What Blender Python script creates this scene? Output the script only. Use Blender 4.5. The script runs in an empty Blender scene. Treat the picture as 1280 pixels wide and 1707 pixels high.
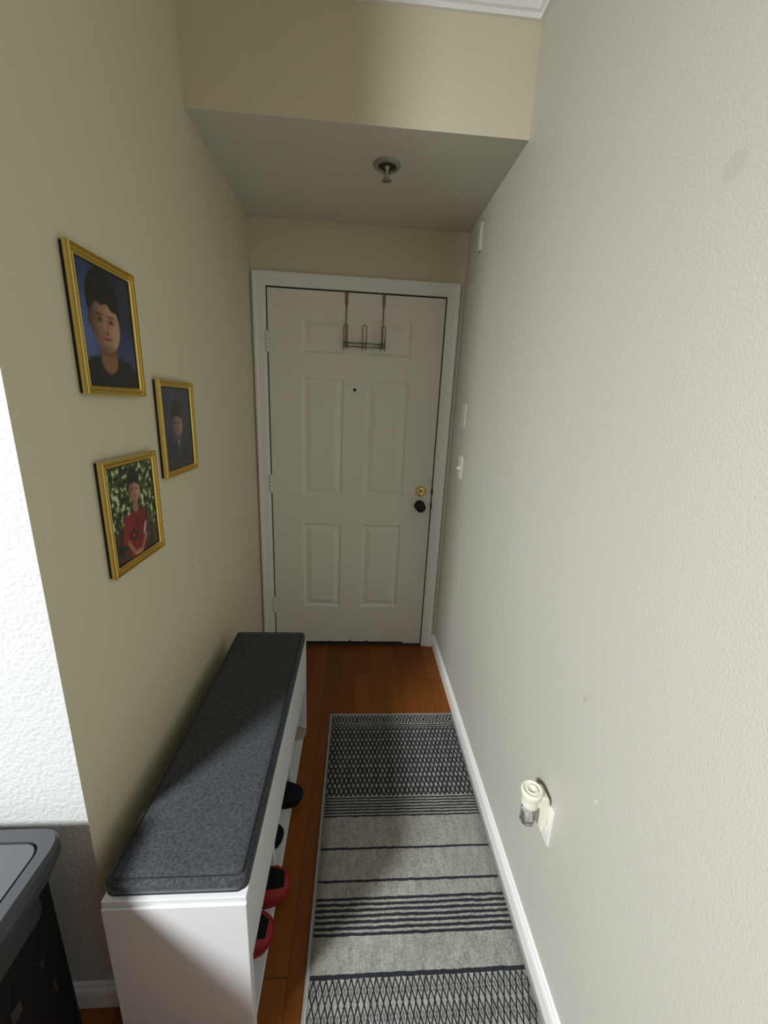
import bpy, bmesh, math, random
from mathutils import Vector, Matrix, noise
random.seed(4)
SC = bpy.context.scene
COL = SC.collection
PI = math.pi

# ------------------------------------------------------------------ room numbers (metres)
XL, XR = -0.080, 1.004          # hallway side walls
YE = -1.554                     # where the left hallway wall ends
YS, ZS = -0.721, 2.342          # dropped entry ceiling: front edge, height
ZC = 2.74                       # main ceiling

# ------------------------------------------------------------------ material helpers
class N:
    """tiny wrapper so that maths on sockets reads like maths"""
    def __init__(s, t, k): s.t, s.k = t, k
    def m(s, op, *a, clamp=False):
        n = s.t.nodes.new('ShaderNodeMath'); n.operation = op; n.use_clamp = clamp
        for i, v in enumerate((s,) + a):
            if isinstance(v, N): s.t.links.new(v.k, n.inputs[i])
            else: n.inputs[i].default_value = v
        return N(s.t, n.outputs[0])
    def __add__(s, o): return s.m('ADD', o)
    def __sub__(s, o): return s.m('SUBTRACT', o)
    def __mul__(s, o): return s.m('MULTIPLY', o)
    def __truediv__(s, o): return s.m('DIVIDE', o)
    def abs(s): return s.m('ABSOLUTE')
    def frac(s): return s.m('FRACT')
    def lt(s, o): return s.m('LESS_THAN', o)
    def gt(s, o): return s.m('GREATER_THAN', o)
    def max(s, o): return s.m('MAXIMUM', o)
    def min(s, o): return s.m('MINIMUM', o)
    def below(s, edge, soft):       # 1 where s < edge, soft step
        return ((s * (-1.0 / soft)) + (edge / soft + 0.5)).m('ADD', 0.0, clamp=True)
    def band(s, a, b): return s.gt(a) * s.lt(b)

def mat(name, color=(.8, .8, .8), rough=.5, metal=0., spec=.5, coat=0., sheen=0., trans=0., ior=1.45):
    m = bpy.data.materials.new(name); m.use_nodes = True
    b = m.node_tree.nodes['Principled BSDF']
    b.inputs['Base Color'].default_value = (*color, 1)
    b.inputs['Roughness'].default_value = rough
    b.inputs['Metallic'].default_value = metal
    b.inputs['Specular IOR Level'].default_value = spec
    b.inputs['Coat Weight'].default_value = coat
    b.inputs['Sheen Weight'].default_value = sheen
    b.inputs['Transmission Weight'].default_value = trans
    b.inputs['IOR'].default_value = ior
    return m

def bsdf(m): return m.node_tree.nodes['Principled BSDF']

def coords(m):
    t = m.node_tree
    tc = t.nodes.new('ShaderNodeTexCoord'); sx = t.nodes.new('ShaderNodeSeparateXYZ')
    t.links.new(tc.outputs['Object'], sx.inputs[0])
    return tc, N(t, sx.outputs[0]), N(t, sx.outputs[1]), N(t, sx.outputs[2])

def noise_tex(m, scale, detail=2., rough=.5, scl=None):
    t = m.node_tree
    tc = t.nodes.new('ShaderNodeTexCoord'); n = t.nodes.new('ShaderNodeTexNoise')
    n.inputs['Scale'].default_value = scale; n.inputs['Detail'].default_value = detail
    n.inputs['Roughness'].default_value = rough
    if scl:
        mp = t.nodes.new('ShaderNodeMapping'); mp.inputs['Scale'].default_value = scl
        t.links.new(tc.outputs['Object'], mp.inputs[0]); t.links.new(mp.outputs[0], n.inputs['Vector'])
    else: t.links.new(tc.outputs['Object'], n.inputs['Vector'])
    return N(t, n.outputs['Fac'])

def bump(m, h, strength=.3, dist=.002):
    t = m.node_tree; b = t.nodes.new('ShaderNodeBump')
    b.inputs['Strength'].default_value = strength; b.inputs['Distance'].default_value = dist
    t.links.new(h.k, b.inputs['Height']); t.links.new(b.outputs[0], bsdf(m).inputs['Normal'])

def mixcol(m, fac, a, b):
    t = m.node_tree; n = t.nodes.new('ShaderNodeMix'); n.data_type = 'RGBA'
    if isinstance(fac, N): t.links.new(fac.k, n.inputs[0])
    else: n.inputs[0].default_value = fac
    for i, v in ((6, a), (7, b)):
        if isinstance(v, tuple): n.inputs[i].default_value = (*v[:3], 1)
        else: t.links.new(v, n.inputs[i])
    return n.outputs[2]

def setcol(m, sock): m.node_tree.links.new(sock, bsdf(m).inputs['Base Color'])

def paint(name, color, rough=.45, tex=260., strength=.35, dist=.0016, mottled=.03, marks=()):
    """painted orange-peel plaster; marks = (kind, y, z, size, colour) on the wall's own surface"""
    m = mat(name, color, rough, spec=.35)
    n = noise_tex(m, tex, 2.)
    big = noise_tex(m, 2.2, 3.)
    c = mixcol(m, big, tuple(v * (1 - mottled) for v in color), tuple(min(1, v * (1 + mottled)) for v in color))
    if marks:
        tc, X, Y, Z = coords(m)
        wob = noise_tex(m, 90., 3.)
        for kind, y0, z0, r, mc, amt in marks:
            dy = Y - y0; dz = Z - z0
            d = (dy * dy + dz * dz).m('SQRT') + (wob - .5) * (r * .6)
            if kind == 'blot': f = d.below(r, r * .5) * amt
            else:            # a thin arc left by a round bumper
                f = (d - r).abs().below(.0022, .002) * dy.lt(r * .25) * amt
            c = mixcol(m, f, c, mc)
    setcol(m, c)
    bump(m, n, strength, dist)
    return m

# ------------------------------------------------------------------ mesh helpers
def BM(): return bmesh.new()

def box(bm, x0, x1, y0, y1, z0, z1, bev=0., seg=2, mi=0):
    vs = [bm.verts.new((x, y, z)) for z in (z0, z1) for y in (y0, y1) for x in (x0, x1)]
    idx = ((0, 2, 3, 1), (4, 5, 7, 6), (0, 1, 5, 4), (2, 6, 7, 3), (0, 4, 6, 2), (1, 3, 7, 5))
    fs = [bm.faces.new([vs[i] for i in f]) for f in idx]
    for f in fs: f.material_index = mi
    if bev > 0:
        es = list({e for f in fs for e in f.edges})
        bmesh.ops.bevel(bm, geom=es, offset=bev, segments=seg, profile=.5, affect='EDGES')
    return vs

def tube(bm, pts, r, n=8, caps=True, closed=False):
    """round tube along a polyline; r a number or one per point"""
    pts = [Vector(p) for p in pts]; rings = []
    L = len(pts); up = None
    for i, p in enumerate(pts):
        if closed: d = pts[(i + 1) % L] - pts[i - 1]
        else: d = pts[min(i + 1, L - 1)] - pts[max(i - 1, 0)]
        d.normalize()
        if up is None:
            up = Vector((0, 0, 1)) if abs(d.z) < .9 else Vector((1, 0, 0))
        a = d.cross(up).normalized(); b = a.cross(d).normalized(); up = b
        rr = r[i] if isinstance(r, (list, tuple)) else r
        rings.append([bm.verts.new(p + (a * math.cos(2 * PI * k / n) + b * math.sin(2 * PI * k / n)) * rr) for k in range(n)])
    m = L if closed else L - 1
    for i in range(m):
        A, B = rings[i], rings[(i + 1) % L]
        for k in range(n):
            f = bm.faces.new((A[k], A[(k + 1) % n], B[(k + 1) % n], B[k])); f.smooth = True
    if caps and not closed:
        bm.faces.new(rings[0][::-1]); bm.faces.new(rings[-1])

def lathe(bm, prof, mtx, n=32, smooth=True):
    """profile of (radius, height) turned about local z, placed by mtx"""
    rings = []
    for r, h in prof:
        if r < 1e-6: rings.append([bm.verts.new(mtx @ Vector((0, 0, h)))])
        else: rings.append([bm.verts.new(mtx @ Vector((r * math.cos(2 * PI * k / n), r * math.sin(2 * PI * k / n), h))) for k in range(n)])
    for A, B in zip(rings, rings[1:]):
        for k in range(n):
            q = [A[k % len(A)], A[(k + 1) % len(A)], B[(k + 1) % len(B)], B[k % len(B)]]
            u = []
            for v in q:
                if v not in u: u.append(v)
            if len(u) > 2:
                f = bm.faces.new(u); f.smooth = smooth

def prism(bm, outline, axis, a, b, bev=0., mi=0):
    """closed 2D outline extruded along an axis ('x': outline is (y,z), 'y': (x,z), 'z': (x,y))"""
    def P(p, t):
        return {'x': (t, p[0], p[1]), 'y': (p[0], t, p[1]), 'z': (p[0], p[1], t)}[axis]
    A = [bm.verts.new(P(p, a)) for p in outline]; B = [bm.verts.new(P(p, b)) for p in outline]
    fs = [bm.faces.new(A), bm.faces.new(B[::-1])]
    for i in range(len(A)):
        j = (i + 1) % len(A); fs.append(bm.faces.new((A[i], B[i], B[j], A[j])))
    for f in fs: f.material_index = mi
    if bev:
        es = list({e for f in fs[:2] for e in f.edges})
        bmesh.ops.bevel(bm, geom=es, offset=bev, segments=2, profile=.5, affect='EDGES')

def sweep(bm, path, prof):
    """horizontal moulding: prof = (distance out from the wall, z); the room is right of the path"""
    P = [Vector((p[0], p[1])) for p in path]; rings = []
    def nrm(a, b):
        d = (b - a).normalized(); return Vector((d.y, -d.x))
    for i, p in enumerate(P):
        if i == 0: v = nrm(P[0], P[1])
        elif i == len(P) - 1: v = nrm(P[-2], P[-1])
        else:
            n1, n2 = nrm(P[i - 1], p), nrm(p, P[i + 1]); v = (n1 + n2) / (1 + n1.dot(n2))
        rings.append([bm.verts.new((p.x + v.x * o, p.y + v.y * o, z)) for o, z in prof])
    k = len(prof)
    for A, B in zip(rings, rings[1:]):
        for j in range(k): bm.faces.new((A[j], A[(j + 1) % k], B[(j + 1) % k], B[j]))
    bm.faces.new(rings[0]); bm.faces.new(rings[-1][::-1])

def rrect(x0, x1, y0, y1, r, n=6):
    o = []
    for cx, cy, a in ((x1 - r, y1 - r, 0), (x0 + r, y1 - r, 90), (x0 + r, y0 + r, 180), (x1 - r, y0 + r, 270)):
        for k in range(n + 1):
            t = math.radians(a + 90 * k / n); o.append((cx + r * math.cos(t), cy + r * math.sin(t)))
    return o

def obj(name, bm, mats, parent=None, loc=None, label=None, smooth=False):
    """world-space bmesh -> one mesh object, origin at loc (or its parent's origin)"""
    bmesh.ops.recalc_face_normals(bm, faces=bm.faces[:])
    if smooth:
        for f in bm.faces: f.smooth = True
    base = Vector(loc) if loc is not None else Vector((0, 0, 0))
    if parent is not None:
        base = Vector(parent['_w']) + (Vector(loc) if loc is not None else Vector((0, 0, 0)))
    bmesh.ops.translate(bm, verts=bm.verts[:], vec=-base)
    me = bpy.data.meshes.new(name); bm.to_mesh(me); bm.free()
    if not isinstance(mats, (list, tuple)): mats = [mats]
    for m in mats: me.materials.append(m)
    o = bpy.data.objects.new(name, me); COL.objects.link(o)
    o['_w'] = tuple(base)
    if parent is not None:
        o.parent = parent; o.location = base - Vector(parent['_w'])
    else: o.location = base
    if label: o['label'] = label
    return o

def thing(name, loc, label, cat, group=None):
    o = bpy.data.objects.new(name, None); COL.objects.link(o); o.location = loc; o['_w'] = tuple(loc)
    o.empty_display_size = .05
    return tag(o, label, cat, group)

def tag(o, label, cat, group=None):
    o['label'] = label; o['category'] = cat
    if group: o['group'] = group
    return o

def struct(name, bm, mats, label, loc=None):
    o = obj(name, bm, mats, loc=loc); o['kind'] = 'structure'; o['label'] = label; o['category'] = name.split('_')[0]
    return o

# ------------------------------------------------------------------ materials
CREAM = (.68, .635, .465)
M_left = paint('cream wall paint', CREAM, marks=(('arc', -.885, .927, .022, (.80, .78, .70), .8), ('blot', -1.30, .86, .008, (.66, .62, .52), .5)))
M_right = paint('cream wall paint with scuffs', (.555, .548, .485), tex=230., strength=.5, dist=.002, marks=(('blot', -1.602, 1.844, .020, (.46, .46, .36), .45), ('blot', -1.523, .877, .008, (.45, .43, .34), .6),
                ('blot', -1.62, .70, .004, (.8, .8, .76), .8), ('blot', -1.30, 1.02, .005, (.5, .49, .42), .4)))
M_back = paint('cream wall paint by the door', CREAM)
M_white_wall = paint('white wall paint', (.55, .56, .55), tex=120., strength=.65, dist=.0035)
M_ceil = paint('flat ceiling paint', (.64, .63, .56), rough=.9, tex=330., strength=.6, dist=.002)
M_trim = mat('white trim paint', (.88, .88, .86), .35)
bump(M_trim, noise_tex(M_trim, 60., 2.), .08, .001)
M_door = mat('white door paint', (.74, .72, .65), .38)
_n = noise_tex(M_door, 14., 3., scl=(1, 1, 1)); tc, X, Y, Z = coords(M_door)
_g = noise_tex(M_door, 40., 4., .6, scl=(1, 1, .22))
smudge = ((X - .895).m('POWER', 2.) * 900. + (Z - 1.075).m('POWER', 2.) * 2500.).m('SQRT').below(.9, .9) * _g.gt(.5) * .25
chip = Z.below(.035, .01) * _g.gt(.60) * ((X - .42).abs().lt(.16))
c_ = mixcol(M_door, _n, (.80, .785, .71), (.85, .835, .76))
c_ = mixcol(M_door, smudge, c_, (.30, .27, .22))
c_ = mixcol(M_door, chip, c_, (.03, .025, .02))
setcol(M_door, c_); bump(M_door, _g, .05, .001)
M_black = mat('black rubber', (.012, .012, .012), .7)
M_gap = mat('dark weatherstrip', (.02, .018, .015), .9)
M_brass = mat('polished brass', (.83, .66, .30), .18, 1.)
M_bronze = mat('dark bronze', (.035, .028, .022), .32, .8)
M_steel = mat('brushed nickel wire', (.22, .20, .15), .35, 1.)
M_gold = mat('gold frame moulding', (.78, .58, .17), .27, .92)
bump(M_gold, noise_tex(M_gold, 300., 2.), .08, .0005)
M_backing = mat('black frame backing', (.012, .011, .010), .6)
M_plastic = mat('white plastic', (.80, .79, .74), .32)
M_painted_plate = mat('painted over plate', (.66, .63, .54), .4)
M_ivory = mat('ivory plastic', (.86, .83, .70), .35)
M_glass = mat('clear glass', (1, 1, 1), .03, trans=1., ior=1.4)
M_bench = mat('white laminate', (.67, .685, .70), .34)
M_slot = mat('slot', (.01, .01, .01), .8)

# charcoal linen of the bench cushion
M_cush = mat('charcoal linen fabric', (.05, .05, .055), .92, spec=.15, sheen=.15)
w1 = noise_tex(M_cush, 430., 2., .7, scl=(1, .35, 1)); w2 = noise_tex(M_cush, 430., 2., .7, scl=(.35, 1, 1)); w3 = noise_tex(M_cush, 120., 3., .6)
wv = (w1 + w2) * .5 + (w3 - .5) * .45
c_ = mixcol(M_cush, ((wv - .5) * 2.6 + .5).m('ADD', 0., clamp=True), (.014, .016, .019), (.082, .090, .101))
setcol(M_cush, c_); bump(M_cush, wv, .6, .0015)
M_pipe = mat('charcoal cord piping', (.030, .031, .036), .9, spec=.15)

# oak strip floor, boards along y
M_floor = mat('oak strip floor', (.3, .13, .04), .36, spec=.35)
tc, X, Y, Z = coords(M_floor)
bw = .083
bi = (X / bw + 40.).m('FLOOR'); fx = (X / bw + 40.).frac()
t = M_floor.node_tree
def white1(t, s):
    n = t.nodes.new('ShaderNodeTexWhiteNoise'); n.noise_dimensions = '1D'; t.links.new(s.k, n.inputs['W']); return N(t, n.outputs['Value'])
r1 = white1(t, bi)
yb = (Y + r1 * 1.7) / 1.6 + 30.
r2 = white1(t, yb.m('FLOOR') * 7.31 + bi * 3.17)
grain = noise_tex(M_floor, 30., 5., .65, scl=(3.4, .22, 1))
fine = noise_tex(M_floor, 160., 3., .6, scl=(3., .10, 1))
tone = r2 * .55 + grain * .45
c_ = mixcol(M_floor, tone, (.09, .023, .0025), (.30, .092, .010))
c_ = mixcol(M_floor, ((fine - .55) * 5.).m('ADD', 0., clamp=True) * .45, c_, (.09, .030, .008))
seam = fx.lt(.018).max(fx.gt(.982)).max(yb.frac().lt(.003))
c_ = mixcol(M_floor, seam * .5, c_, (.03, .012, .004))
setcol(M_floor, c_); bump(M_floor, grain - seam * .5, .12, .001)

# woven runner: stripes and diamond lattices, s = distance from its far end
M_rug = mat('woven black and grey runner', (.4, .4, .38), .95, spec=.1, sheen=.1)
tc, X, Y, Z = coords(M_rug)
wob = noise_tex(M_rug, 38., 2., .5); wob2 = noise_tex(M_rug, 150., 2., .5)
S = Y * -1. + (wob - .5) * .005 + (wob2 - .5) * .003
Xw = X + (wob2 - .5) * .0035 + (wob - .5) * .002
def lines(a, b, n, th):
    p = (b - a) / n
    return S.band(a, b) * (((S - a) / p).frac() - .5).abs().lt(th)
def at(s0, w): return (S - s0).abs().lt(w)
ink = at(.0715, .0036).max(at(.0835, .0034))
ink = ink.max(lines(.432, .513, 7, .27))
ink = ink.max(at(.620, .0036)).max(at(.717, .0036))
ink = ink.max(lines(.758, .858, 7, .27))
ink = ink.max(at(.938, .0050))
# herringbone band of arrows that meet
mir = (((Xw + 10.) / .131).frac() - .5).abs() * .131
arrow = ((mir + ((S - .038).abs()) * .55) / .0158).frac().lt(.52)
ink = ink.max(S.band(.012, .063) * arrow)
# fine lattice
def lattice(a, b, px, ps, th, ring=None, swell=0.):
    u = Xw / px + 50.; v = (S - a) / ps
    A = ((u + v).frac() - .5).abs(); B = ((u - v + 50.).frac() - .5).abs()
    if swell:       # bolder thread between the open cells, every third column open
        thick = (v.frac() - .5).abs() * swell + ((u / 3.).frac() - .5).abs() * (swell * .35) + (th - swell * .25)
        o = (A + thick).gt(.5).max((B + thick).gt(.5))
    else: o = A.gt(.5 - th).max(B.gt(.5 - th))
    if ring:
        o = o.max((A.max(B) - ring).abs().lt(.045) * (v.frac() - .5).abs().lt(.24))
    return S.band(a, b) * o
ink = ink.max(lattice(.089, .430, .0187, .0455, .195, swell=.22))
ink = ink.max(lattice(.943, 1.62, .0167, .048, .12, ring=.135))
ink = ink.max(S.gt(1.62) * lines(1.62, 2.6, 30, .16))
edge = X.abs().gt(.2965).max(S.lt(.008))
heather = noise_tex(M_rug, 260., 2., .8, scl=(1, .4, 1)); heather2 = noise_tex(M_rug, 260., 2., .8, scl=(.4, 1, 1)); blotch = noise_tex(M_rug, 45., 4., .65, scl=(1.4, .6, 1))
hh = ((heather + heather2) * .5 + (blotch - .5) * .45 - .5) * 2.6 + .5
base = mixcol(M_rug, hh.m('ADD', 0., clamp=True), (.150, .145, .130), (.43, .42, .39))
base = mixcol(M_rug, edge, base, (.44, .42, .42))
inkm = ink * X.abs().lt(.2950)
c_ = mixcol(M_rug, inkm * .96, base, (.012, .015, .022))
setcol(M_rug, c_); bump(M_rug, hh - inkm * .6, .5, .0015)

# ------------------------------------------------------------------ room shell
b = BM(); box(b, -3.6, XR + .12, -5.2, .12, -.05, 0); struct('floor', b, M_floor, 'orange brown oak strip floor running to the entry door')
b = BM(); box(b, -3.6, XR + .12, -5.2, .12, ZC, ZC + .1); struct('ceiling', b, M_ceil, 'main ceiling above the room in front of the hallway')
b = BM(); box(b, XR, XR + .12, -2.7, .12, 0, ZC); struct('wall_right', b, M_right, 'long cream textured wall along the right of the hallway')
b = BM(); box(b, XL - .12, XL, YE, .12, 0, ZC)
b.faces.ensure_lookup_table(); b.normal_update()
for f in b.faces:
    if abs(f.calc_center_median().y - YE) < 1e-4: f.material_index = 1
struct('wall_left', b, [M_left, M_white_wall], 'cream hallway wall where the three gold photo frames hang')
b = BM(); box(b, -3.6, XL - .12, YE, YE + .12, 0, ZC); struct('wall_front', b, M_white_wall, 'bright white textured wall behind the printer')
b = BM()
box(b, XL, -.030, 0, .12, 0, ZS); box(b, .944, XR, 0, .12, 0, ZS); box(b, -.030, .944, 0, .12, 2.070, ZS)
struct('wall_back', b, M_back, 'narrow cream wall around the entry door')
b = BM(); box(b, XL, XR, YS, .12, ZS, ZC)
for f in b.faces:
    if abs(f.calc_center_median().z - ZS) < 1e-4: f.material_index = 1
struct('wall_upper', b, [M_back, M_ceil], 'dropped soffit over the entry with a grey textured underside')

crown = [(0, 2.640), (.010, 2.640), (.012, 2.652), (.020, 2.655), (.026, 2.668), (.040, 2.684), (.056, 2.694), (.066, 2.697), (.066, 2.708),
         (.076, 2.712), (.084, 2.722), (.094, 2.727), (.094, ZC), (0, ZC)]
b = BM(); sweep(b, [(-3.6, YE), (XL, YE), (XL, YS), (XR, YS), (XR, -2.7)], crown)
struct('trim_1', b, M_trim, 'white stepped crown moulding at the top of the soffit')
basep = [(0, 0), (.013, 0), (.013, .050), (.011, .060), (.007, .066), (.006, .072), (0, .077)]
b = BM(); sweep(b, [(.982, 0), (XR, 0), (XR, -2.7)], basep); struct('baseboard_right', b, M_trim, 'white baseboard along the right wall beside the runner')
b = BM(); sweep(b, [(-3.6, YE), (XL, YE), (XL, -.02)], basep); struct('baseboard_left', b, M_trim, 'white baseboard along the left wall behind bench and printer')

# door casing, jamb and weatherstrip
def casing_piece(b, p0, p1, q0, q1):
    """p = outer edge ends, q = inner edge ends (x,z); stepped colonial face"""
    prof = [(0., 0.), (0., -.017), (.18, -.017), (.30, -.013), (.80, -.010), (.92, -.007), (1., -.007), (1., 0.)]
    A = []; B = []
    for t_, y in prof:
        A.append(b.verts.new((p0[0] + (q0[0] - p0[0]) * t_, y, p0[1] + (q0[1] - p0[1]) * t_)))
        B.append(b.verts.new((p1[0] + (q1[0] - p1[0]) * t_, y, p1[1] + (q1[1] - p1[1]) * t_)))
    k = len(prof)
    for j in range(k): b.faces.new((A[j], A[(j + 1) % k], B[(j + 1) % k], B[j]))
    b.faces.new(A); b.faces.new(B[::-1])
ox0, ox1, ozt = -.069, .981, 2.108
ix0, ix1, izt = -.006, .919, 2.047
b = BM()
casing_piece(b, (ox0, 0), (ox0, ozt), (ix0, 0), (ix0, izt))
casing_piece(b, (ox0, ozt), (ox1, ozt), (ix0, izt), (ix1, izt))
casing_piece(b, (ox1, ozt), (ox1, 0), (ix1, izt), (ix1, 0))
box(b, -.030, ix0, 0, .12, 0, izt); box(b, ix1, .944, 0, .12, 0, izt); box(b, -.030, .944, 0, .12, izt, 2.070)
fr = struct('trim_2', b, M_trim, 'white moulded casing around the entry door')
b = BM()
box(b, ix0, .004, .048, .10, .0, izt); box(b, .910, ix1, .048, .10, .0, izt); box(b, ix0, ix1, .048, .10, 2.036, izt)
for x in (-.0055, .9145): box(b, x, x + .004, .0065, .05, .012, 2.044)
box(b, ix0, ix1, .0065, .05, 2.0415, izt - .001)
obj('weatherstrip', b, M_gap, fr, label='dark rubber weatherstrip in the door gap')
b = BM(); box(b, ix0, ix1, -.004, .12, 0, .010, .002); obj('threshold', b, mat('dark threshold', (.06, .04, .03), .5), fr, label='dark threshold strip')

# ------------------------------------------------------------------ the six panel door
b = BM()
cols = [(.170, .396), (.517, .748)]
rows = [(.272, .810), (.977, 1.620), (1.742, 1.920)]
XS = [0.0005, *cols[0], *cols[1], .9125]; ZZ = [.014, *rows[0], *rows[1], *rows[2], 2.039]
grid = {}
def gv(x, z, y=0.):
    k = (round(x, 5), round(y, 5), round(z, 5))
    if k not in grid: grid[k] = b.verts.new((x, y, z))
    return grid[k]
for i in range(5):
    for j in range(7):
        x0, x1, z0, z1 = XS[i], XS[i + 1], ZZ[j], ZZ[j + 1]
        if i in (1, 3) and j in (1, 3, 5):
            rings = []
            for ins, y in ((0, 0), (.004, .0015), (.013, .0085), (.020, .0085), (.026, .007), (.046, .0005), (.050, .0)):
                rings.append([gv(x0 + ins, z0 + ins, y), gv(x1 - ins, z0 + ins, y), gv(x1 - ins, z1 - ins, y), gv(x0 + ins, z1 - ins, y)])
            for A, B in zip(rings, rings[1:]):
                for k in range(4): b.faces.new((A[k], A[(k + 1) % 4], B[(k + 1) % 4], B[k]))
            b.faces.new(rings[-1])
        else: b.faces.new((gv(x0, z0), gv(x1, z0), gv(x1, z1), gv(x0, z1)))
bk = [b.verts.new((x, .044, z)) for x, z in ((XS[0], ZZ[0]), (XS[-1], ZZ[0]), (XS[-1], ZZ[-1]), (XS[0], ZZ[-1]))]
b.faces.new(bk[::-1])
bot = [gv(x, ZZ[0]) for x in XS]; top = [gv(x, ZZ[-1]) for x in XS]; lf = [gv(XS[0], z) for z in ZZ]; rt = [gv(XS[-1], z) for z in ZZ]
b.faces.new(bot + [bk[1], bk[0]]); b.faces.new(top[::-1] + [bk[3], bk[2]]); b.faces.new(lf[::-1] + [bk[0], bk[3]]); b.faces.new(rt + [bk[2], bk[1]])
door = struct('door_1', b, M_door, 'white six panel entry door at the end of the hallway')
def hinge(z0, z1):
    b = BM(); box(b, -.014, .002, -.0105, -.004, z0, z1, .0015)
    k = 5; h = (z1 - z0) / k
    for i in range(k): tube(b, [(-.004, -.012, z0 + i * h + .0012), (-.004, -.012, z0 + (i + 1) * h - .0012)], .0062, 10)
    tube(b, [(-.004, -.012, z1), (-.004, -.012, z1 + .006)], [.0045, .0025], 8)
    return b
for z0, z1 in ((1.735, 1.835), (.985, 1.088), (.232, .335)): obj('hinge', hinge(z0, z1), M_trim, door, label='painted butt hinge')
ymat = lambda x, y, z: Matrix.Translation((x, y, z)) @ Matrix.Rotation(PI / 2, 4, 'X')      # local z -> world -y
b = BM(); lathe(b, [(.031, 0), (.031, .003), (.027, .007), (.024, .012), (.021, .014), (.010, .014), (.008, .011), (0, .011)], ymat(.851, .0, 1.021), 40)
db = obj('deadbolt', b, M_brass, door, label='round brass deadbolt')
b = BM(); box(b, .848, .854, -.026, -.011, 1.009, 1.035, .002); obj('thumb_turn', b, M_brass, db)
b = BM(); lathe(b, [(.031, 0), (.031, .003), (.024, .008), (.013, .012), (.0115, .030), (.018, .037), (.026, .046), (.0285, .056), (.026, .066), (.017, .071), (.006, .0725), (0, .0725)], ymat(.849, .0, .935), 40)
kb = obj('door_knob', b, M_bronze, door, label='dark round door knob')
b = BM(); lathe(b, [(.006, 0), (.006, .003), (0, .003)], ymat(.849, -.0722, .935), 16); obj('lock_button', b, M_bronze, kb)
b = BM(); lathe(b, [(.0085, 0), (.0085, .002), (.0065, .004), (.0045, .0045), (.004, .002), (0, .002)], ymat(.453, .0, 1.567), 24)
obj('peephole', b, mat('dark peephole', (.03, .025, .02), .3, .5), door, label='small dark peephole')
for z in (1.022, .936):
    b = BM(); box(b, .9115, .9200, -.010, .002, z - .018, z + .016, .0015); obj('latch_plate', b, M_bronze, door, label='small dark latch plate at the door edge')
b = BM(); box(b, .17, .80, -.0030, .002, .0145, .026, .001); box(b, .37, .52, -.006, -.002, .012, .022, .0015)
obj('door_sweep', b, M_gap, door, label='worn dark strip at the foot of the door')

# ------------------------------------------------------------------ over-door hook rack
rk = thing('over_door_hook_rack', (.495, -.004, 1.79), 'nickel wire over-door rack with three hooks on top of the white door', 'hook rack')
def rackstrap(x):
    b = BM()
    box(b, x - .0085, x + .0085, -.0030, -.0012, 1.992, 2.0405, .0006)
    box(b, x - .0085, x + .0085, -.0030, .046, 2.0393, 2.0408, .0004)
    prism(b, [(x - .0085, 1.993), (x + .0085, 1.993), (x + .0035, 1.975), (x - .0035, 1.975)], 'y', -.0032, -.0012)
    tube(b, [(x, -.004, 1.985), (x, -.005, 1.90), (x, -.006, 1.80), (x, -.006, 1.782)], .0026, 8)
    return b
for x in (.401, .592): obj('strap', rackstrap(x), M_steel, rk)
for z in (1.8005, 1.7835):
    b = BM(); tube(b, [(.392, -.010, z), (.601, -.010, z)], .0027, 8); obj('cross_bar', b, M_steel, rk)
def rackhook(x):
    w = .0095; b = BM(); side = []
    pts = [(-w, -.0140, 1.812), (-w, -.0145, 1.785), (-w, -.020, 1.772), (-w, -.032, 1.768), (-w, -.044, 1.776), (-w, -.050, 1.792), (-w, -.052, 1.83), (-w, -.053, 1.872)]
    arc = [(-w * math.cos(t_), -.053, 1.872 + w * math.sin(t_)) for t_ in [PI * k / 8 for k in range(1, 8)]]
    allp = pts + arc + [(-p[0], p[1], p[2]) for p in pts[::-1]]
    tube(b, [(x + p[0], p[1], p[2]) for p in allp], .0026, 8)
    return b
for x in (.400, .4965, .593): obj('hook', rackhook(x), M_steel, rk)

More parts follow.
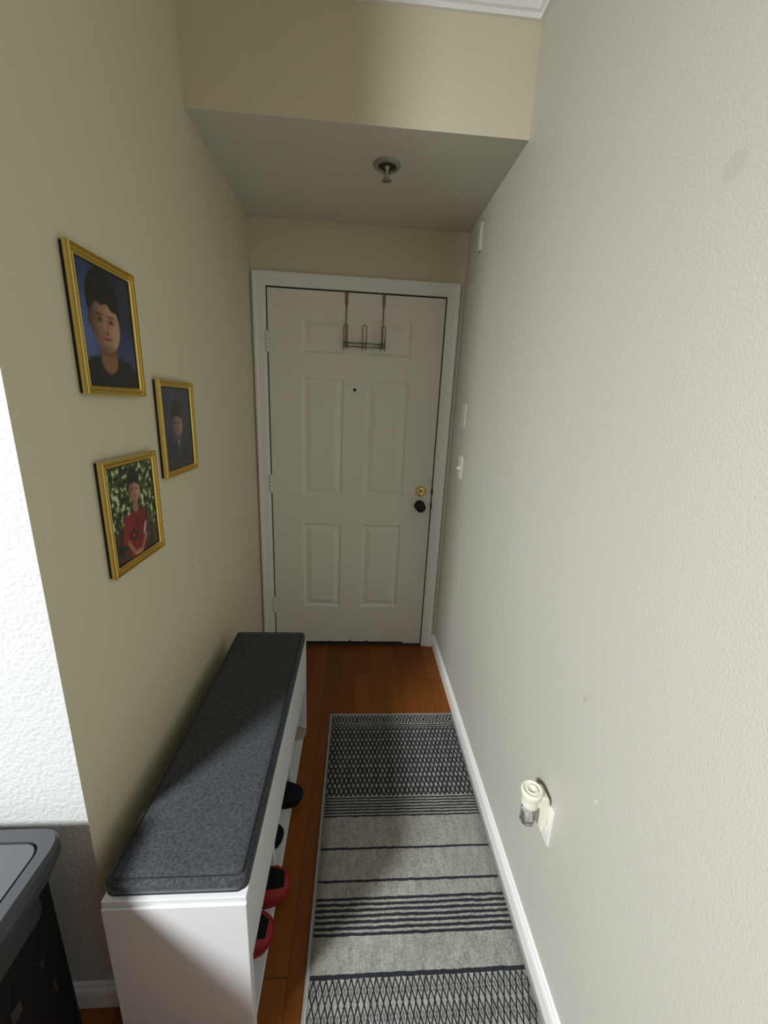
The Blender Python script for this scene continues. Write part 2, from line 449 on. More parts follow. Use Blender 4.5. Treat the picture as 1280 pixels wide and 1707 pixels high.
# ------------------------------------------------------------------ framed photographs (prints are flat: colour lies on the print itself)
def mixc(a, b_, t_): t_ = max(0., min(1., t_)); return tuple(a[i] * (1 - t_) + b_[i] * t_ for i in range(3))
def sst(d, w): return max(0., min(1., .5 - d / w))          # 1 inside
def ell(u, v, cu, cv, ru, rv): return (math.hypot((u - cu) / ru, (v - cv) / rv) - 1) * min(ru, rv)
def nz(u, v, s, o=0.): return noise.noise(Vector((u * s, v * s, o)))
def S_(c): return tuple(((x / 255.) / 12.92 if x <= 10 else ((x / 255. + .055) / 1.055) ** 2.4) for x in c)
def head(c, u, v, cu, ce, w, h, skin, shade, hair, hairtop):
    """child's head: centre cu, eye line ce, half width w, half height h"""
    s = .02
    c = mixc(c, shade, sst(ell(u, v, cu - w * 1.0, ce - h * .08, w * .17, h * .2), s)); c = mixc(c, shade, sst(ell(u, v, cu + w * 1.0, ce - h * .08, w * .13, h * .2), s))
    c = mixc(c, hair, sst(ell(u, v, cu - w * .02, ce + h * .62, w * 1.12, hairtop), s) * (1 if v > ce - h * .02 else 0))
    sk = mixc(mixc(skin, (1, .86, .70), .12), shade, .34 + (cu - u) / w * .62 + nz(u, v, 9) * .10)
    c = mixc(c, sk, sst(ell(u, v, cu, ce - h * .12, w, h * .92), s))
    # hairline dips over the forehead
    hl = ce + h * .36 + .17 * h * math.cos((u - cu) / w * 1.9 + .25) + .05 * h * math.sin((u - cu) / w * 9)
    c = mixc(c, hair, sst(hl - v, .02) * sst(ell(u, v, cu - w * .02, ce + h * .45, w * 1.12, hairtop * 1.15), s))
    for sd in (-1, 1):
        ex = cu + sd * w * .40
        c = mixc(c, hair, sst(ell(u, v, ex, ce + h * .17, w * .26, h * .035), .012) * .85)      # brow
        c = mixc(c, shade, sst(ell(u, v, ex, ce, w * .25, h * .10), .02) * .6)
        c = mixc(c, S_((120, 105, 95)), sst(ell(u, v, ex, ce - h * .01, w * .17, h * .045), .014) * .55)
        c = mixc(c, S_((14, 10, 8)), sst(ell(u, v, ex + w * .02, ce, w * .085, h * .06), .01))
    c = mixc(c, shade, sst(ell(u, v, cu + w * .1, ce - h * .22, w * .07, h * .2), .02) * .45)      # nose side
    c = mixc(c, mixc(skin, (1, .9, .75), .25), sst(ell(u, v, cu - w * .03, ce - h * .22, w * .06, h * .20), .02) * .5)
    c = mixc(c, shade, sst(ell(u, v, cu + w * .02, ce - h * .40, w * .17, h * .04), .014) * .9)
    c = mixc(c, S_((112, 44, 38)), sst(ell(u, v + .0 - .35 * (u - cu) ** 2 / w, cu + w * .02, ce - h * .60, w * .32, h * .05), .012) * .9)
    c = mixc(c, shade, sst(ell(u, v, cu, ce - h * .92, w * .5, h * .10), .03) * .5)
    return c
def pic1(u, v):
    c = mixc(S_((44, 62, 100)), S_((32, 38, 64)), u * 1.15 + nz(u, v, 2.2) * .5)
    c = mixc(c, S_((92, 118, 172)), sst(ell(u, v, .10, .42, .20, .26), .35) * .75)
    c = mixc(c, S_((70, 96, 150)), sst(ell(u, v, .85, .33, .2, .16), .3) * .4)
    c = mixc(c, S_((66, 94, 144)), max(0, nz(u, v, 5, 3)) * .3)
    skin, shade, hair = S_((176, 128, 92)), S_((84, 52, 38)), S_((18, 15, 13))
    c = mixc(c, mixc(skin, shade, .5), sst(ell(u, v, .44, .24, .155, .20), .03))
    c = mixc(c, mixc(skin, shade, .9), sst(ell(u, v, .44, .31, .17, .05), .05) * .8)
    sh = max(abs(u - .47) - .50 + max(0, v - .12) * .9 - .0, v - .285 + abs(u - .46) * .12)
    collar = ell(u, v, .44, .235, .155, .12)
    c = mixc(c, mixc(S_((24, 27, 32)), S_((14, 15, 18)), u), sst(max(sh, -collar), .02))
    return head(c, u, v, .44, .565, .265, .255, skin, shade, hair, .27)
def pic2(u, v):
    c = mixc(S_((66, 70, 92)), S_((40, 42, 60)), abs(u - .4) * 1.4 + (1 - v) * .3 + nz(u, v, 3) * .25)
    skin, shade, hair = S_((152, 112, 100)), S_((84, 60, 54)), S_((42, 44, 44))
    c = mixc(c, mixc(skin, shade, .55), sst(ell(u, v, .48, .36, .085, .10), .03))
    sh = max(abs(u - .46) - .17 - max(0., .42 - v) * .9, v - .39 + abs(u - .48) * .35)
    vneck = (v - .24) - 0.0; vn = abs(u - .485) - max(0., (v - .25)) * .42
    c = mixc(c, mixc(S_((46, 50, 56)), S_((38, 40, 48)), u), sst(sh, .02))
    c = mixc(c, S_((150, 152, 150)), sst(max(vn, v - .36), .015) * .75)
    c = mixc(c, S_((120, 95, 80)), sst(ell(u, v, .52, .15, .03, .012), .02) * .7)
    return head(c, u, v, .485, .565, .165, .16, skin, shade, hair, .19)
def pic3(u, v):
    f = nz(u, v * 1.1, 15, 1) + .6 * nz(u, v, 32, 5); lit = nz(u, v, 4, 9)
    c = mixc(S_((22, 34, 14)), S_((86, 112, 50)), f * 1.5 + .42 + lit * .5)
    c = mixc(c, S_((206, 212, 160)), (f - .20) * 3.0 + lit)
    lower = sst(v - .30 + (u - .5) * .15 + nz(u, v, 6) * .1, .14)
    c = mixc(c, mixc(S_((26, 26, 20)), S_((74, 40, 34)), nz(u, v, 9, 2) * 1.5 + .3), lower * .92)
    skin, shade, hair = S_((186, 134, 104)), S_((100, 62, 46)), S_((20, 20, 22))
    red, dred = S_((140, 26, 36)), S_((84, 12, 22))
    # arms: two tapering limbs meeting at the hands
    def limb(ax, ay, bx, by, r0, r1):
        dx, dy = bx - ax, by - ay; t_ = max(0, min(1, ((u - ax) * dx + (v - ay) * dy) / (dx * dx + dy * dy)))
        return math.hypot(u - ax - dx * t_, v - ay - dy * t_) - (r0 + (r1 - r0) * t_)
    body = max(abs(u - .50) - .205, v - .515 + abs(u - .52) * .25, .02 - v)
    c = mixc(c, mixc(red, dred, (u - .5) * 1.6 + .35 + nz(u, v, 11) * .6), sst(body, .02))
    for sd in (-1, 1):
        c = mixc(c, mixc(skin, shade, .3), sst(limb(.5 + sd * .245, .24, .5 + sd * .07, .035, .030, .022), .014))
        c = mixc(c, mixc(red, dred, .3 + sd * .3), sst(limb(.5 + sd * .185, .43, .5 + sd * .255, .24, .062, .058), .016))
    c = mixc(c, skin, sst(ell(u, v, .5, .035, .085, .030), .014))
    c = mixc(c, S_((198, 170, 160)), sst(limb(.66, .22, .71, .31, .020, .022), .012)); c = mixc(c, S_((20, 14, 16)), sst(ell(u, v, .42, .25, .09, .055) + nz(u, v, 22) * .03, .016) * .9)
    c = mixc(c, S_((190, 60, 60)), sst(ell(u, v, .42, .245, .03, .016), .012))
    c = mixc(c, mixc(skin, shade, .35), sst(ell(u, v, .53, .545, .055, .07), .02))
    return head(c, u, v, .535, .72, .125, .13, skin, shade, hair, .145)

def photo_material():
    m = mat('photo paper', (.5, .5, .5), .35, coat=.3)
    a = m.node_tree.nodes.new('ShaderNodeVertexColor'); a.layer_name = 'print'
    m.node_tree.links.new(a.outputs[0], bsdf(m).inputs['Base Color']); return m
M_photo = photo_material()
def frame_thing(y0, y1, z0, z1, fn, label):
    x = XL + .001; d = .0165; w = .0195
    t_ = thing('photo_frame', (XL, (y0 + y1) / 2, (z0 + z1) / 2), label, 'picture frame')
    b = BM(); box(b, x, x + .0075, y0 + .003, y1 - .003, z0 + .003, z1 - .003); obj('backing', b, M_backing, t_, label='black frame backing')
    b = BM(); prof = [(0, .0072), (0, .0135), (.0015, d), (.0045, d + .001), (.006, d - .004), (.0085, d - .0035), (.0105, d + .0005), (.0125, d - .0005), (.0135, d - .004), (.0155, d - .004), (.017, d - .0025), (.0185, d - .004), (w, .0105), (w, .0072)]
    rings = []
    for ins, h in prof:
        rings.append([b.verts.new((x + h, yy, zz)) for yy, zz in ((y0 + ins, z0 + ins), (y1 - ins, z0 + ins), (y1 - ins, z1 - ins), (y0 + ins, z1 - ins))])
    rings.append(rings[0])
    for A, B in zip(rings, rings[1:]):
        for k in range(4): b.faces.new((A[k], A[(k + 1) % 4], B[(k + 1) % 4], B[k]))
    obj('moulding', b, M_gold, t_, label='ribbed gold moulding')
    b = BM(); nu, nv = 100, 120; px = x + .0090
    ya, yb_, za, zb = y0 + w - .001, y1 - w + .001, z0 + w - .001, z1 - w + .001
    vs = [[b.verts.new((px, ya + (yb_ - ya) * i / nu, za + (zb - za) * j / nv)) for i in range(nu + 1)] for j in range(nv + 1)]
    for j in range(nv):
        for i in range(nu): b.faces.new((vs[j][i], vs[j][i + 1], vs[j + 1][i + 1], vs[j + 1][i]))
    back = [b.verts.new((px - .001, yy, zz)) for yy, zz in ((ya, za), (yb_, za), (yb_, zb), (ya, zb))]
    b.faces.new(back[::-1])
    o = obj('photo_print', b, M_photo, t_)
    at_ = o.data.color_attributes.new('print', 'FLOAT_COLOR', 'POINT')
    cx = [fn(i / nu, j / nv) for j in range(nv + 1) for i in range(nu + 1)]
    for k, c in enumerate(cx): at_.data[k].color = (*c, 1)
    for k in range(len(cx), len(cx) + 4): at_.data[k].color = (.8, .8, .8, 1)
    b = BM()
    for (a0, a1, c0, c1) in ((ya, yb_, za, za + .003), (ya, yb_, zb - .003, zb), (ya, ya + .002, za, zb), (yb_ - .003, yb_, za, zb)):
        box(b, px + .0001, px + .0012, a0, a1, c0, c1)
    obj('liner', b, M_backing, t_, label='thin dark liner around the print')
    return t_
frame_thing(-1.381, -1.154, 1.486, 1.763, pic1, 'gold framed studio portrait of a child in black on blue, highest of the three')
frame_thing(-1.086, -.856, 1.258, 1.535, pic2, 'gold framed dim grey studio portrait of a child, the one closest to the door')
frame_thing(-1.373, -1.137, 1.077, 1.348, pic3, 'gold framed photo of a child in a red shirt before leaves, lowest on left wall')

# ------------------------------------------------------------------ shoe bench
BX0, BX1, BY0, BY1, BT = -.022, .271, -1.627, -.672, .478
bench = thing('shoe_storage_bench', (.125, -1.15, 0), 'long white laminate shoe bench against the left wall under the photo frames', 'bench')
b = BM(); box(b, BX0 - .001, BX1, BY0 - .006, BY1 + .004, BT - .014, BT, .0015); obj('top_board', b, M_bench, bench)
for y0, y1 in ((BY0 - .011, BY0 + .014), (BY1 - .018, BY1 + .004)):
    b = BM(); box(b, BX0, BX1 + .001, y0, y1, 0, BT - .0145, .0015); obj('side_panel', b, M_bench, bench)
b = BM(); box(b, BX0, BX0 + .006, BY0 + .018, BY1 - .018, .02, BT - .018); obj('back_panel', b, M_bench, bench)
b = BM(); box(b, BX1 - .018, BX1 - .001, BY0 + .019, BY1 - .019, .250, BT - .0175, .001); obj('front_panel', b, M_bench, bench)
b = BM(); box(b, BX0 + .006, BX1 - .003, BY0 + .018, BY1 - .018, .008, .028, .001); obj('shelf', b, M_bench, bench, label='low shelf holding the shoes')
b = BM(); box(b, BX0 + .006, BX1 - .018, BY0 + .018, BY1 - .018, .25, .262); obj('shelf', b, M_bench, bench, label='hidden upper shelf')
for y in (-1.300, -.990):
    b = BM(); box(b, BX0 + .006, BX1 - .019, y - .008, y + .008, .028, .25); obj('divider', b, M_bench, bench)

# cushion: soft slab with piped seams
cush = None
def cushion():
    b = BM(); x0, x1, y0, y1 = BX0 - .002, BX1 - .001, BY0 + .004, BY1 + .002; z0, z1 = BT, BT + .034
    nx, ny = 16, 60
    def P(i, j, top):
        u, v = i / nx, j / ny
        # rounded corners in plan
        x = x0 + (x1 - x0) * u; y = y0 + (y1 - y0) * v
        r = .022
        dx = max(x0 + r - x, x - (x1 - r), 0); dy = max(y0 + r - y, y - (y1 - r), 0)
        if dx > 0 and dy > 0:
            l = math.hypot(dx, dy); k = max(dx, dy) / l
            sx = -1 if x < .12 else 1; sy = -1 if y < -1.15 else 1
            x = (x1 - r if sx > 0 else x0 + r) + sx * dx * k; y = (y1 - r if sy > 0 else y0 + r) + sy * dy * k
        e = min(x - x0, x1 - x, y - y0, y1 - y)
        e = max(0., e)
        f = 1 - math.exp(-e / .006)
        zz = z1 - .009 + f * .009 + .0016 * noise.noise(Vector((x * 9, y * 6, 0))) * f if top else z0
        return b.verts.new((x, y, zz))
    T = [[P(i, j, True) for i in range(nx + 1)] for j in range(ny + 1)]; Bt = [[P(i, j, False) for i in range(nx + 1)] for j in range(ny + 1)]
    for j in range(ny):
        for i in range(nx):
            f = b.faces.new((T[j][i], T[j][i + 1], T[j + 1][i + 1], T[j + 1][i])); f.smooth = True
            b.faces.new((Bt[j][i], Bt[j + 1][i], Bt[j + 1][i + 1], Bt[j][i + 1]))
    def side(seq):
        for (a, c), (d, e) in zip(seq, seq[1:]):
            f = b.faces.new((a, c, e, d)); f.smooth = True
    side([(T[0][i], Bt[0][i]) for i in range(nx + 1)]); side([(T[ny][i], Bt[ny][i]) for i in range(nx + 1)])
    side([(T[j][0], Bt[j][0]) for j in range(ny + 1)]); side([(T[j][nx], Bt[j][nx]) for j in range(ny + 1)])
    return b, (x0, x1, y0, y1, z0, z1)
b, (cx0, cx1, cy0, cy1, cz0, cz1) = cushion()
cush = obj('bench_cushion', b, M_cush, loc=(.125, -1.15, BT)); tag(cush, 'long flat charcoal grey fabric cushion lying on the white bench', 'cushion')
for nm, ins, z, r in (('piping', .0012, cz0 + .004, .0022),):
    b = BM(); loop = rrect(cx0 + ins, cx1 - ins, cy0 + ins, cy1 - ins, .021, 6); tube(b, [(x, y, z) for x, y in loop], r, 6, closed=True); obj(nm, b, M_pipe, cush)
b = BM(); loop = rrect(cx0 + .013, cx1 - .013, cy0 + .010, cy1 - .010, .012, 4)
tube(b, [(x, y, cz1 - .0008) for x, y in loop], .0013, 5, closed=True); obj('stitching', b, M_pipe, cush, label='dark stitched seam')

# ------------------------------------------------------------------ shoes on the low shelf (toes towards the runner)
def shoe(x_toe, y, L, w, h, upper, sole_m, toe_m, label, cat, z=.028, rot=0., lace=True, opening=.42):
    t_ = thing('shoe' if cat == 'shoe' else cat, (x_toe - L / 2, y, z), label, cat)
    ca, sa = math.cos(rot), math.sin(rot)
    def W_(px, py, pz):     # local: px along toe direction from the toe backwards (0..L), py sideways
        lx, ly = (L / 2 - px), py
        return (x_toe - L / 2 + lx * ca - ly * sa, y + lx * sa + ly * ca, z + pz)
    def halfw(s):           # s 0 toe .. 1 heel
        return w / 2 * (math.sqrt(max(0., 1 - ((.28 - s) / .28) ** 2.4)) if s < .28 else (1 - .20 * math.sin((s - .28) / .72 * PI * .85)) * (1 if s < .88 else math.sqrt(max(0., 1 - ((s - .88) / .125) ** 2)) ))
    ss = [.0, .01, .03, .06, .1, .15, .21, .28, .36, .45, .55, .65, .75, .84, .90, .95, .985, 1.]
    b = BM(); sh = .018; top = []; bt = []
    for sd in (1, -1):
        for s in (ss if sd == 1 else ss[::-1]):
            hw = max(.0, halfw(s)) + .003
            top.append(b.verts.new(W_(s * L - (.003 if s < .5 else -.003), sd * hw, sh))); bt.append(b.verts.new(W_(s * L, sd * hw * .96, .0 + (.004 if s < .06 else 0))))
    b.faces.new(top); b.faces.new(bt[::-1])
    for i in range(len(top)):
        j = (i + 1) % len(top); b.faces.new((top[i], top[j], bt[j], bt[i]))
    obj('sole', b, sole_m, t_)
    # upper: rings across the foot, low at the toe, open collar behind
    def height(s):
        if s < .30: return .020 + (h * .55 - .020) * math.sin(s / .30 * PI / 2) ** .6
        return h * .55 + (h - h * .55) * min(1., (s - .30) / .35) ** .9
    b = BM(); rings = []; n = 14
    for s in ss:
        hw = max(.0015, halfw(s)); H = height(s); ring = []
        for k in range(n + 1):
            a = PI * k / n
            yy = math.cos(a) * hw; zz = sh * .8 + (H - sh * .8) * math.sin(a) ** .65
            if s > opening:      # the throat: sides stop and lean in
                zz = min(zz, H)
                if abs(math.cos(a)) < .55: zz = H - .035 * (1 - abs(math.cos(a)) / .55) ** .5 - .004
            ring.append(b.verts.new(W_(s * L, yy, zz)))
        rings.append(ring)
    for i, (A, B) in enumerate(zip(rings, rings[1:])):
        for k in range(n):
            f = b.faces.new((A[k], A[k + 1], B[k + 1], B[k])); f.smooth = True
            if ss[i] < .055 or (ss[i] < .40 and (k < 4 or k > n - 5)): f.material_index = 1
    obj('upper', b, [upper, toe_m], t_)
    if lace:
        b = BM()
        for k in range(4):
            s = .33 + k * .05; hw = halfw(s) * .5; H = height(s)
            tube(b, [W_(s * L, -hw, H * .97 + .001), W_(s * L, 0, H + .004), W_((s + .03) * L, hw, H * .98 + .001)], .0022, 6)
        obj('laces', b, sole_m, t_)
    return t_
M_navy = mat('navy canvas', (.007, .008, .015), .85, spec=.15); M_blk = mat('black shoe fabric', (.006, .006, .007), .85, spec=.15)
M_red = mat('red shoe fabric', (.24, .008, .012), .7); M_beige = mat('beige suede', (.30, .25, .20), .85); M_blue = mat('blue canvas', (.03, .05, .10), .7)
shoe(.279, -.748, .235, .060, .060, M_beige, mat('tan sole', (.34, .29, .24), .7), M_beige, 'beige shoe tip poking out at the far end of the bench', 'shoe')
shoe(.304, -1.046, .26, .088, .085, M_navy, M_blk, M_navy, 'navy black shoe with a round toe sticking out past the middle of the bench', 'shoe')
shoe(.258, -1.195, .24, .084, .085, M_blk, M_blk, M_blk, 'black shoe mostly hidden under the bench, between the navy and red shoes', 'shoe')
shoe(.306, -1.350, .26, .100, .098, M_blk, M_red, M_red, 'black and red shoe with a red toe rim, the farther one of its pair', 'shoe', rot=.10)
shoe(.279, -1.452, .26, .100, .098, M_blk, M_red, M_red, 'black and red shoe with a red toe rim, nearest the camera end of the bench', 'shoe', rot=-.06)

# ------------------------------------------------------------------ runner rug
b = BM(); RX0, RX1, RY0, RY1 = .382, .9885, -2.40, -.600
nx, ny = 12, 70; x_ = lambda i: RX0 + (RX1 - RX0) * i / nx; y_ = lambda j: RY0 + (RY1 - RY0) * j / ny
def rz(x, y): return .0075 + .0008 * noise.noise(Vector((x * 7, y * 5, 2)))
T = [[b.verts.new((x_(i), y_(j), rz(x_(i), y_(j)))) for i in range(nx + 1)] for j in range(ny + 1)]
Bo = [[b.verts.new((x_(i), y_(j), .0005)) for i in range(nx + 1)] for j in range(ny + 1)]
for j in range(ny):
    for i in range(nx):
        b.faces.new((T[j][i], T[j][i + 1], T[j + 1][i + 1], T[j + 1][i])).smooth = True
        b.faces.new((Bo[j][i], Bo[j + 1][i], Bo[j + 1][i + 1], Bo[j][i + 1]))
for j in range(ny):
    b.faces.new((T[j][0], T[j + 1][0], Bo[j + 1][0], Bo[j][0])); b.faces.new((T[j][nx], Bo[j][nx], Bo[j + 1][nx], T[j + 1][nx]))
for i in range(nx):
    b.faces.new((T[0][i], Bo[0][i], Bo[0][i + 1], T[0][i + 1])); b.faces.new((T[ny][i], T[ny][i + 1], Bo[ny][i + 1], Bo[ny][i]))
rug = obj('runner_rug', b, M_rug, loc=((RX0 + RX1) / 2, RY1, 0)); tag(rug, 'grey runner rug with black stripes and diamond patterns on the wood floor', 'rug')
b = BM(); tube(b, [(x, y, .0042) for x, y in rrect(RX0, RX1, RY0, RY1, .004, 2)], .0042, 6, closed=True)
obj('edge_binding', b, mat('grey rug binding', (.34, .31, .31), .9), rug, label='stitched grey edge')

# ------------------------------------------------------------------ sprinkler head under the soffit
sp = thing('fire_sprinkler', (.557, -.516, ZS), 'small round fire sprinkler head hanging from the entry ceiling', 'sprinkler')
dn = lambda z: Matrix.Translation((.557, -.516, z)) @ Matrix.Rotation(PI, 4, 'X')
b = BM(); lathe(b, [(.050, -.0005), (.050, .003), (.044, .008), (.036, .010), (.033, .006), (.032, .001)], dn(ZS), 40); obj('escutcheon', b, mat('painted ring', (.34, .33, .30), .4, .4), sp, label='round ring plate')
b = BM(); lathe(b, [(.032, .0015), (0, .0015)], dn(ZS), 32); obj('recess', b, mat('dark recess', (.03, .028, .02), .6), sp, label='dark recess')
b = BM(); lathe(b, [(.010, 0), (.010, .012), (.006, .014), (.006, .030), (.004, .034), (.004, .048), (0, .048)], dn(ZS), 20)
for sx in (-1, 1): tube(b, [(.557 + sx * .008, -.516, ZS - .014), (.557 + sx * .012, -.516, ZS - .028), (.557 + sx * .003, -.516, ZS - .046)], .0022, 8)
M_spr = mat('sprinkler metal', (.38, .36, .30), .3, .9); obj('sprinkler_body', b, M_spr, sp)
b = BM(); n = 12
lathe(b, [(.0, .0475), (.016, .0475), (.016, .0490), (0, .0490)], dn(ZS), 24)
for k in range(n):
    a = 2 * PI * k / n; tube(b, [(.557 + .014 * math.cos(a), -.516 + .014 * math.sin(a), ZS - .0482), (.557 + .0195 * math.cos(a), -.516 + .0195 * math.sin(a), ZS - .050)], .0014, 5)
obj('deflector', b, M_spr, sp)

# ------------------------------------------------------------------ small things on the right wall
b = BM(); box(b, XR - .012, XR + .0005, -.262, -.226, 2.180, 2.292, .003); o = obj('door_sensor', b, M_painted_plate, loc=(XR, -.244, 2.236)); tag(o, 'narrow upright white plastic sensor high on the right wall near the ceiling', 'sensor')
def plate(y, z, h=.114, w=.070, m=M_painted_plate, bev=.0025):
    b = BM(); box(b, XR - .0055, XR + .0005, y - w / 2, y + w / 2, z - h / 2, z + h / 2, bev); return b
xm = lambda x, y, z: Matrix.Translation((x, y, z)) @ Matrix.Rotation(-PI / 2, 4, 'Y')       # local z -> world -x
t1 = thing('wall_plate', (XR, -.235, 1.460), 'blank wall plate painted like the wall, above the light switch', 'wall plate')
obj('plate', plate(-.235, 1.460), M_painted_plate, t1)
for z in (1.460 + .030, 1.460 - .030):
    b = BM(); lathe(b, [(.0035, 0), (.003, .0012), (0, .0015)], xm(XR - .0055, -.235, z), 12); obj('screw', b, M_painted_plate, t1)
t2 = thing('light_switch', (XR, -.262, 1.207), 'white toggle light switch on the right wall beside the door', 'light switch')
obj('plate', plate(-.262, 1.207), M_plastic, t2)
b = BM(); prism(b, [(XR - .004, 1.195), (XR - .004, 1.216), (XR - .022, 1.205), (XR - .021, 1.196)], 'y', -.267, -.257, .001); obj('toggle', b, M_plastic, t2)
for z in (1.207 + .030, 1.207 - .030):
    b = BM(); lathe(b, [(.0035, 0), (.003, .0012), (0, .0015)], xm(XR - .0055, -.262, z), 12); obj('screw', b, M_plastic, t2)

OY, OZ = -1.468, .458
t3 = thing('wall_outlet', (XR, OY, OZ), 'white electrical outlet low on the right wall behind the plug-in air freshener', 'outlet')
obj('plate', plate(OY, OZ, m=M_plastic), M_plastic, t3)
for dz in (.0195, -.0195):
    b = BM(); prism(b, rrect(OY - .0165, OY + .0165, OZ + dz - .014, OZ + dz + .014, .008, 5), 'x', XR - .0075, XR - .0050, .0005); rc = obj('socket', b, M_plastic, t3)
    b = BM()
    for dy in (-.006, .006): box(b, XR - .0079, XR - .0070, OY + dy - .001, OY + dy + .001, OZ + dz - .001, OZ + dz + .006)
    obj('slot', b, M_slot, rc)
b = BM(); lathe(b, [(.003, 0), (.0026, .001), (0, .0012)], xm(XR - .0055, OY, OZ), 12); obj('screw', b, M_plastic, t3)

# plug-in scented oil warmer: wall housing, round ribbed cap on top, clear bottle below
FX, FY = .955, OY + .004
DZ = -.017
t4 = thing('air_freshener', (FX, FY, .46 + DZ), 'cream plug-in air freshener with round cap and clear bottle, in the wall outlet', 'air freshener')
b = BM()
prof = [(XR - .0055, .455), (XR - .0055, .530), (XR - .0075, .548), (XR - .013, .558), (XR - .026, .562), (XR - .044, .556), (XR - .040, .530), (XR - .024, .518), (XR - .020, .500), (XR - .020, .470), (XR - .019, .449)]
prism(b, [(p[0], p[1] + DZ) for p in prof], 'y', FY - .022, FY + .022, .005)
obj('housing', b, M_ivory, t4, smooth=False)
up = lambda z: Matrix.Translation((FX, FY, z)) @ Matrix.Rotation(.16, 4, 'Y')
b = BM(); lathe(b, [(0, .514), (.018, .514), (.0225, .519), (.0235, .530), (.0240, .545), (.0265, .552), (.0280, .560), (.0275, .566), (.0245, .569), (.0205, .567), (.0190, .5635), (.0165, .5635), (.0150, .567), (.0120, .568), (.0095, .565), (.0050, .565), (.0040, .562), (0, .562)],
                Matrix.Translation((FX, FY, DZ)), 44)
obj('cap', b, M_ivory, t4, label='round ribbed cream cap')
b = BM(); lathe(b, [(0, .462), (.017, .462), (.020, .465), (.0205, .490), (.0195, .503), (.013, .509), (.011, .516), (0, .516)], Matrix.Translation((FX, FY, DZ)), 36)
obj('bottle', b, M_glass, t4, label='small clear glass bottle')
b = BM(); tube(b, [(FX, FY, .468 + DZ), (FX, FY, .513 + DZ)], .003, 10); obj('wick', b, M_plastic, t4)

# ------------------------------------------------------------------ printer in the left corner
PX1, PY1, PT = -.076, -1.603, .650
pr = thing('printer', (-.33, -1.83, 0), 'dark grey and black floor-standing printer in the corner by the white wall', 'printer')
M_pbody = mat('black printer plastic', (.006, .006, .0065), .6, spec=.2); M_prim = mat('dark grey printer rim', (.055, .059, .065), .42); M_plid = mat('grey printer lid', (.085, .092, .100), .45); M_pband = mat('charcoal printer band', (.030, .031, .033), .45)
bump(M_plid, noise_tex(M_plid, 500., 1.), .08, .0004)
px0, py0 = -.56, -2.06
M_pbody2 = mat('glossy black grip', (.022, .022, .023), .25)
b = BM(); prism(b, rrect(px0 + .02, PX1 - .030, py0 + .02, PY1 - .020, .03), 'z', .012, PT - .075, .004); body = obj('body', b, M_pbody, pr)
b = BM()
outer = rrect(px0, PX1, py0, PY1, .045, 8); inner = rrect(px0 + .012, PX1 - .020, py0 + .012, PY1 - .016, .04, 8)
rings = []
for o_, z in ((inner, PT - .078), (outer, PT - .030), (outer, PT - .010)):
    rings.append([b.verts.new((x, y, z)) for x, y in o_])
sm = rrect(px0 + .006, PX1 - .006, py0 + .006, PY1 - .005, .040, 8); rings.append([b.verts.new((x, y, PT - .001)) for x, y in sm])
for A, B in zip(rings, rings[1:]):
    for k in range(len(A)): b.faces.new((A[k], A[(k + 1) % len(A)], B[(k + 1) % len(B)], B[k]))
b.faces.new(rings[0][::-1])
lidcut = rrect(px0 + .05, PX1 - .026, py0 + .05, PY1 - .030, .028, 8)
lo = [b.verts.new((x, y, PT)) for x, y in lidcut]
A = rings[-1]
for k in range(len(A)): b.faces.new((A[k], A[(k + 1) % len(A)], lo[(k + 1) % len(lo)], lo[k]))
lo2 = [b.verts.new((x, y, PT - .008)) for x, y in lidcut]
for k in range(len(lo)): b.faces.new((lo[k], lo[(k + 1) % len(lo)], lo2[(k + 1) % len(lo)], lo2[k]))
b.faces.new(lo2)
obj('rim', b, M_prim, pr, label='dark grey scanner rim')
b = BM(); prism(b, rrect(px0 + .0535, PX1 - .0300, py0 + .0535, PY1 - .0340, .025, 8), 'z', PT - .0075, PT - .0005, .0008); obj('lid', b, M_plid, pr, label='flat grey scanner lid')
b = BM(); tube(b, [(x, y, PT - .0065) for x, y in rrect(px0 + .0515, PX1 - .0278, py0 + .0515, PY1 - .0320, .0265, 8)], .0016, 6, closed=True); obj('lid_groove', b, M_black, pr, label='black groove around the lid')
b = BM(); prism(b, rrect(px0 + .018, PX1 - .020, py0 + .018, PY1 - .060, .02), 'z', PT - .125, PT - .074, .003); obj('side_band', b, M_pband, pr, label='charcoal band under the scanner')
for y0, z0, dy, dz in ((-1.690, .410, .006, .020), (-1.676, .318, .006, .030), (-1.752, .405, .018, .024)):
    b = BM(); vs = box(b, PX1 - .031, PX1 - .0285, y0 - dy * .6, y0 + dy * .6, z0 - dz * .6, z0 + dz * .6, .001); obj('side_grip', b, M_pbody2, pr, label='small glossy grip on the black side')
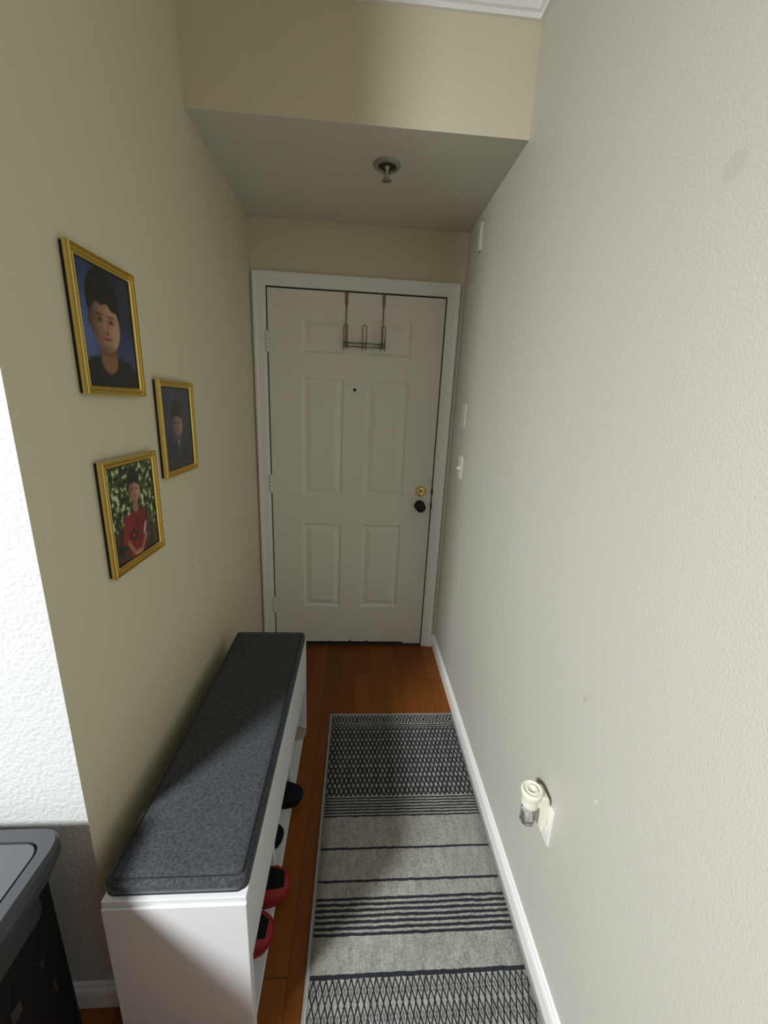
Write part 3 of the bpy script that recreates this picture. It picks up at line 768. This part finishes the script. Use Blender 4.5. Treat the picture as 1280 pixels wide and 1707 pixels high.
for x in (px0 + .08, PX1 - .10):
    for y in (py0 + .08, PY1 - .09):
        b = BM(); lathe(b, [(0, 0), (.014, 0), (.014, .013), (0, .013)], Matrix.Translation((x, y, 0)), 16); obj('foot', b, M_black, pr)
b = BM(); box(b, px0 + .10, PX1 - .12, py0 + .008, py0 + .024, .10, .22, .004); obj('paper_tray', b, M_pband, pr)

# ------------------------------------------------------------------ light
def area(name, loc, target, size, power, color, shape='DISK', spread=180):
    L = bpy.data.lights.new(name, 'AREA'); L.shape = shape; L.size = size; L.energy = power; L.color = color; L.spread = math.radians(spread)
    o = bpy.data.objects.new(name, L); COL.objects.link(o); o.location = loc
    o.rotation_euler = (Vector(target) - Vector(loc)).to_track_quat('-Z', 'Y').to_euler(); return o
area('room_lamp', (-1.25, -3.05, 2.15), (.0, -1.85, .2), 0.40, 68, (.95, .985, 1.0), spread=144)
area('window_daylight', (-2.6, -3.6, 1.5), (.5, -1.3, 1.0), 1.5, 12, (.95, .98, 1.0), 'SQUARE')

w = bpy.data.worlds.new('World'); SC.world = w; w.use_nodes = True
bg = w.node_tree.nodes['Background']; bg.inputs[0].default_value = (1., .97, .88, 1); bg.inputs[1].default_value = .13

# ------------------------------------------------------------------ camera
cam = bpy.data.cameras.new('Camera'); co = bpy.data.objects.new('Camera', cam); COL.objects.link(co)
cam.sensor_fit = 'HORIZONTAL'; cam.sensor_width = 36; cam.lens = 36 * 660.92 / 1280; cam.clip_start = .02
yaw, pitch, roll = -.0718, -.2615, -.0464
R = Matrix.Rotation(yaw, 3, 'Z') @ Matrix.Rotation(pitch, 3, 'X') @ Matrix.Rotation(roll, 3, 'Y')
r0, r1_, r2_ = R.col[0], R.col[1], R.col[2]
M = Matrix(((r0[0], r2_[0], -r1_[0], .4803), (r0[1], r2_[1], -r1_[1], -2.2443), (r0[2], r2_[2], -r1_[2], 1.4913), (0, 0, 0, 1)))
co.matrix_world = M
SC.camera = co
for o in bpy.data.objects:
    if '_w' in o: del o['_w']
vs_ = SC.view_settings
vs_.view_transform = 'Standard'; vs_.look = 'None'; vs_.exposure = .14; vs_.gamma = 1.; vs_.use_curve_mapping = False
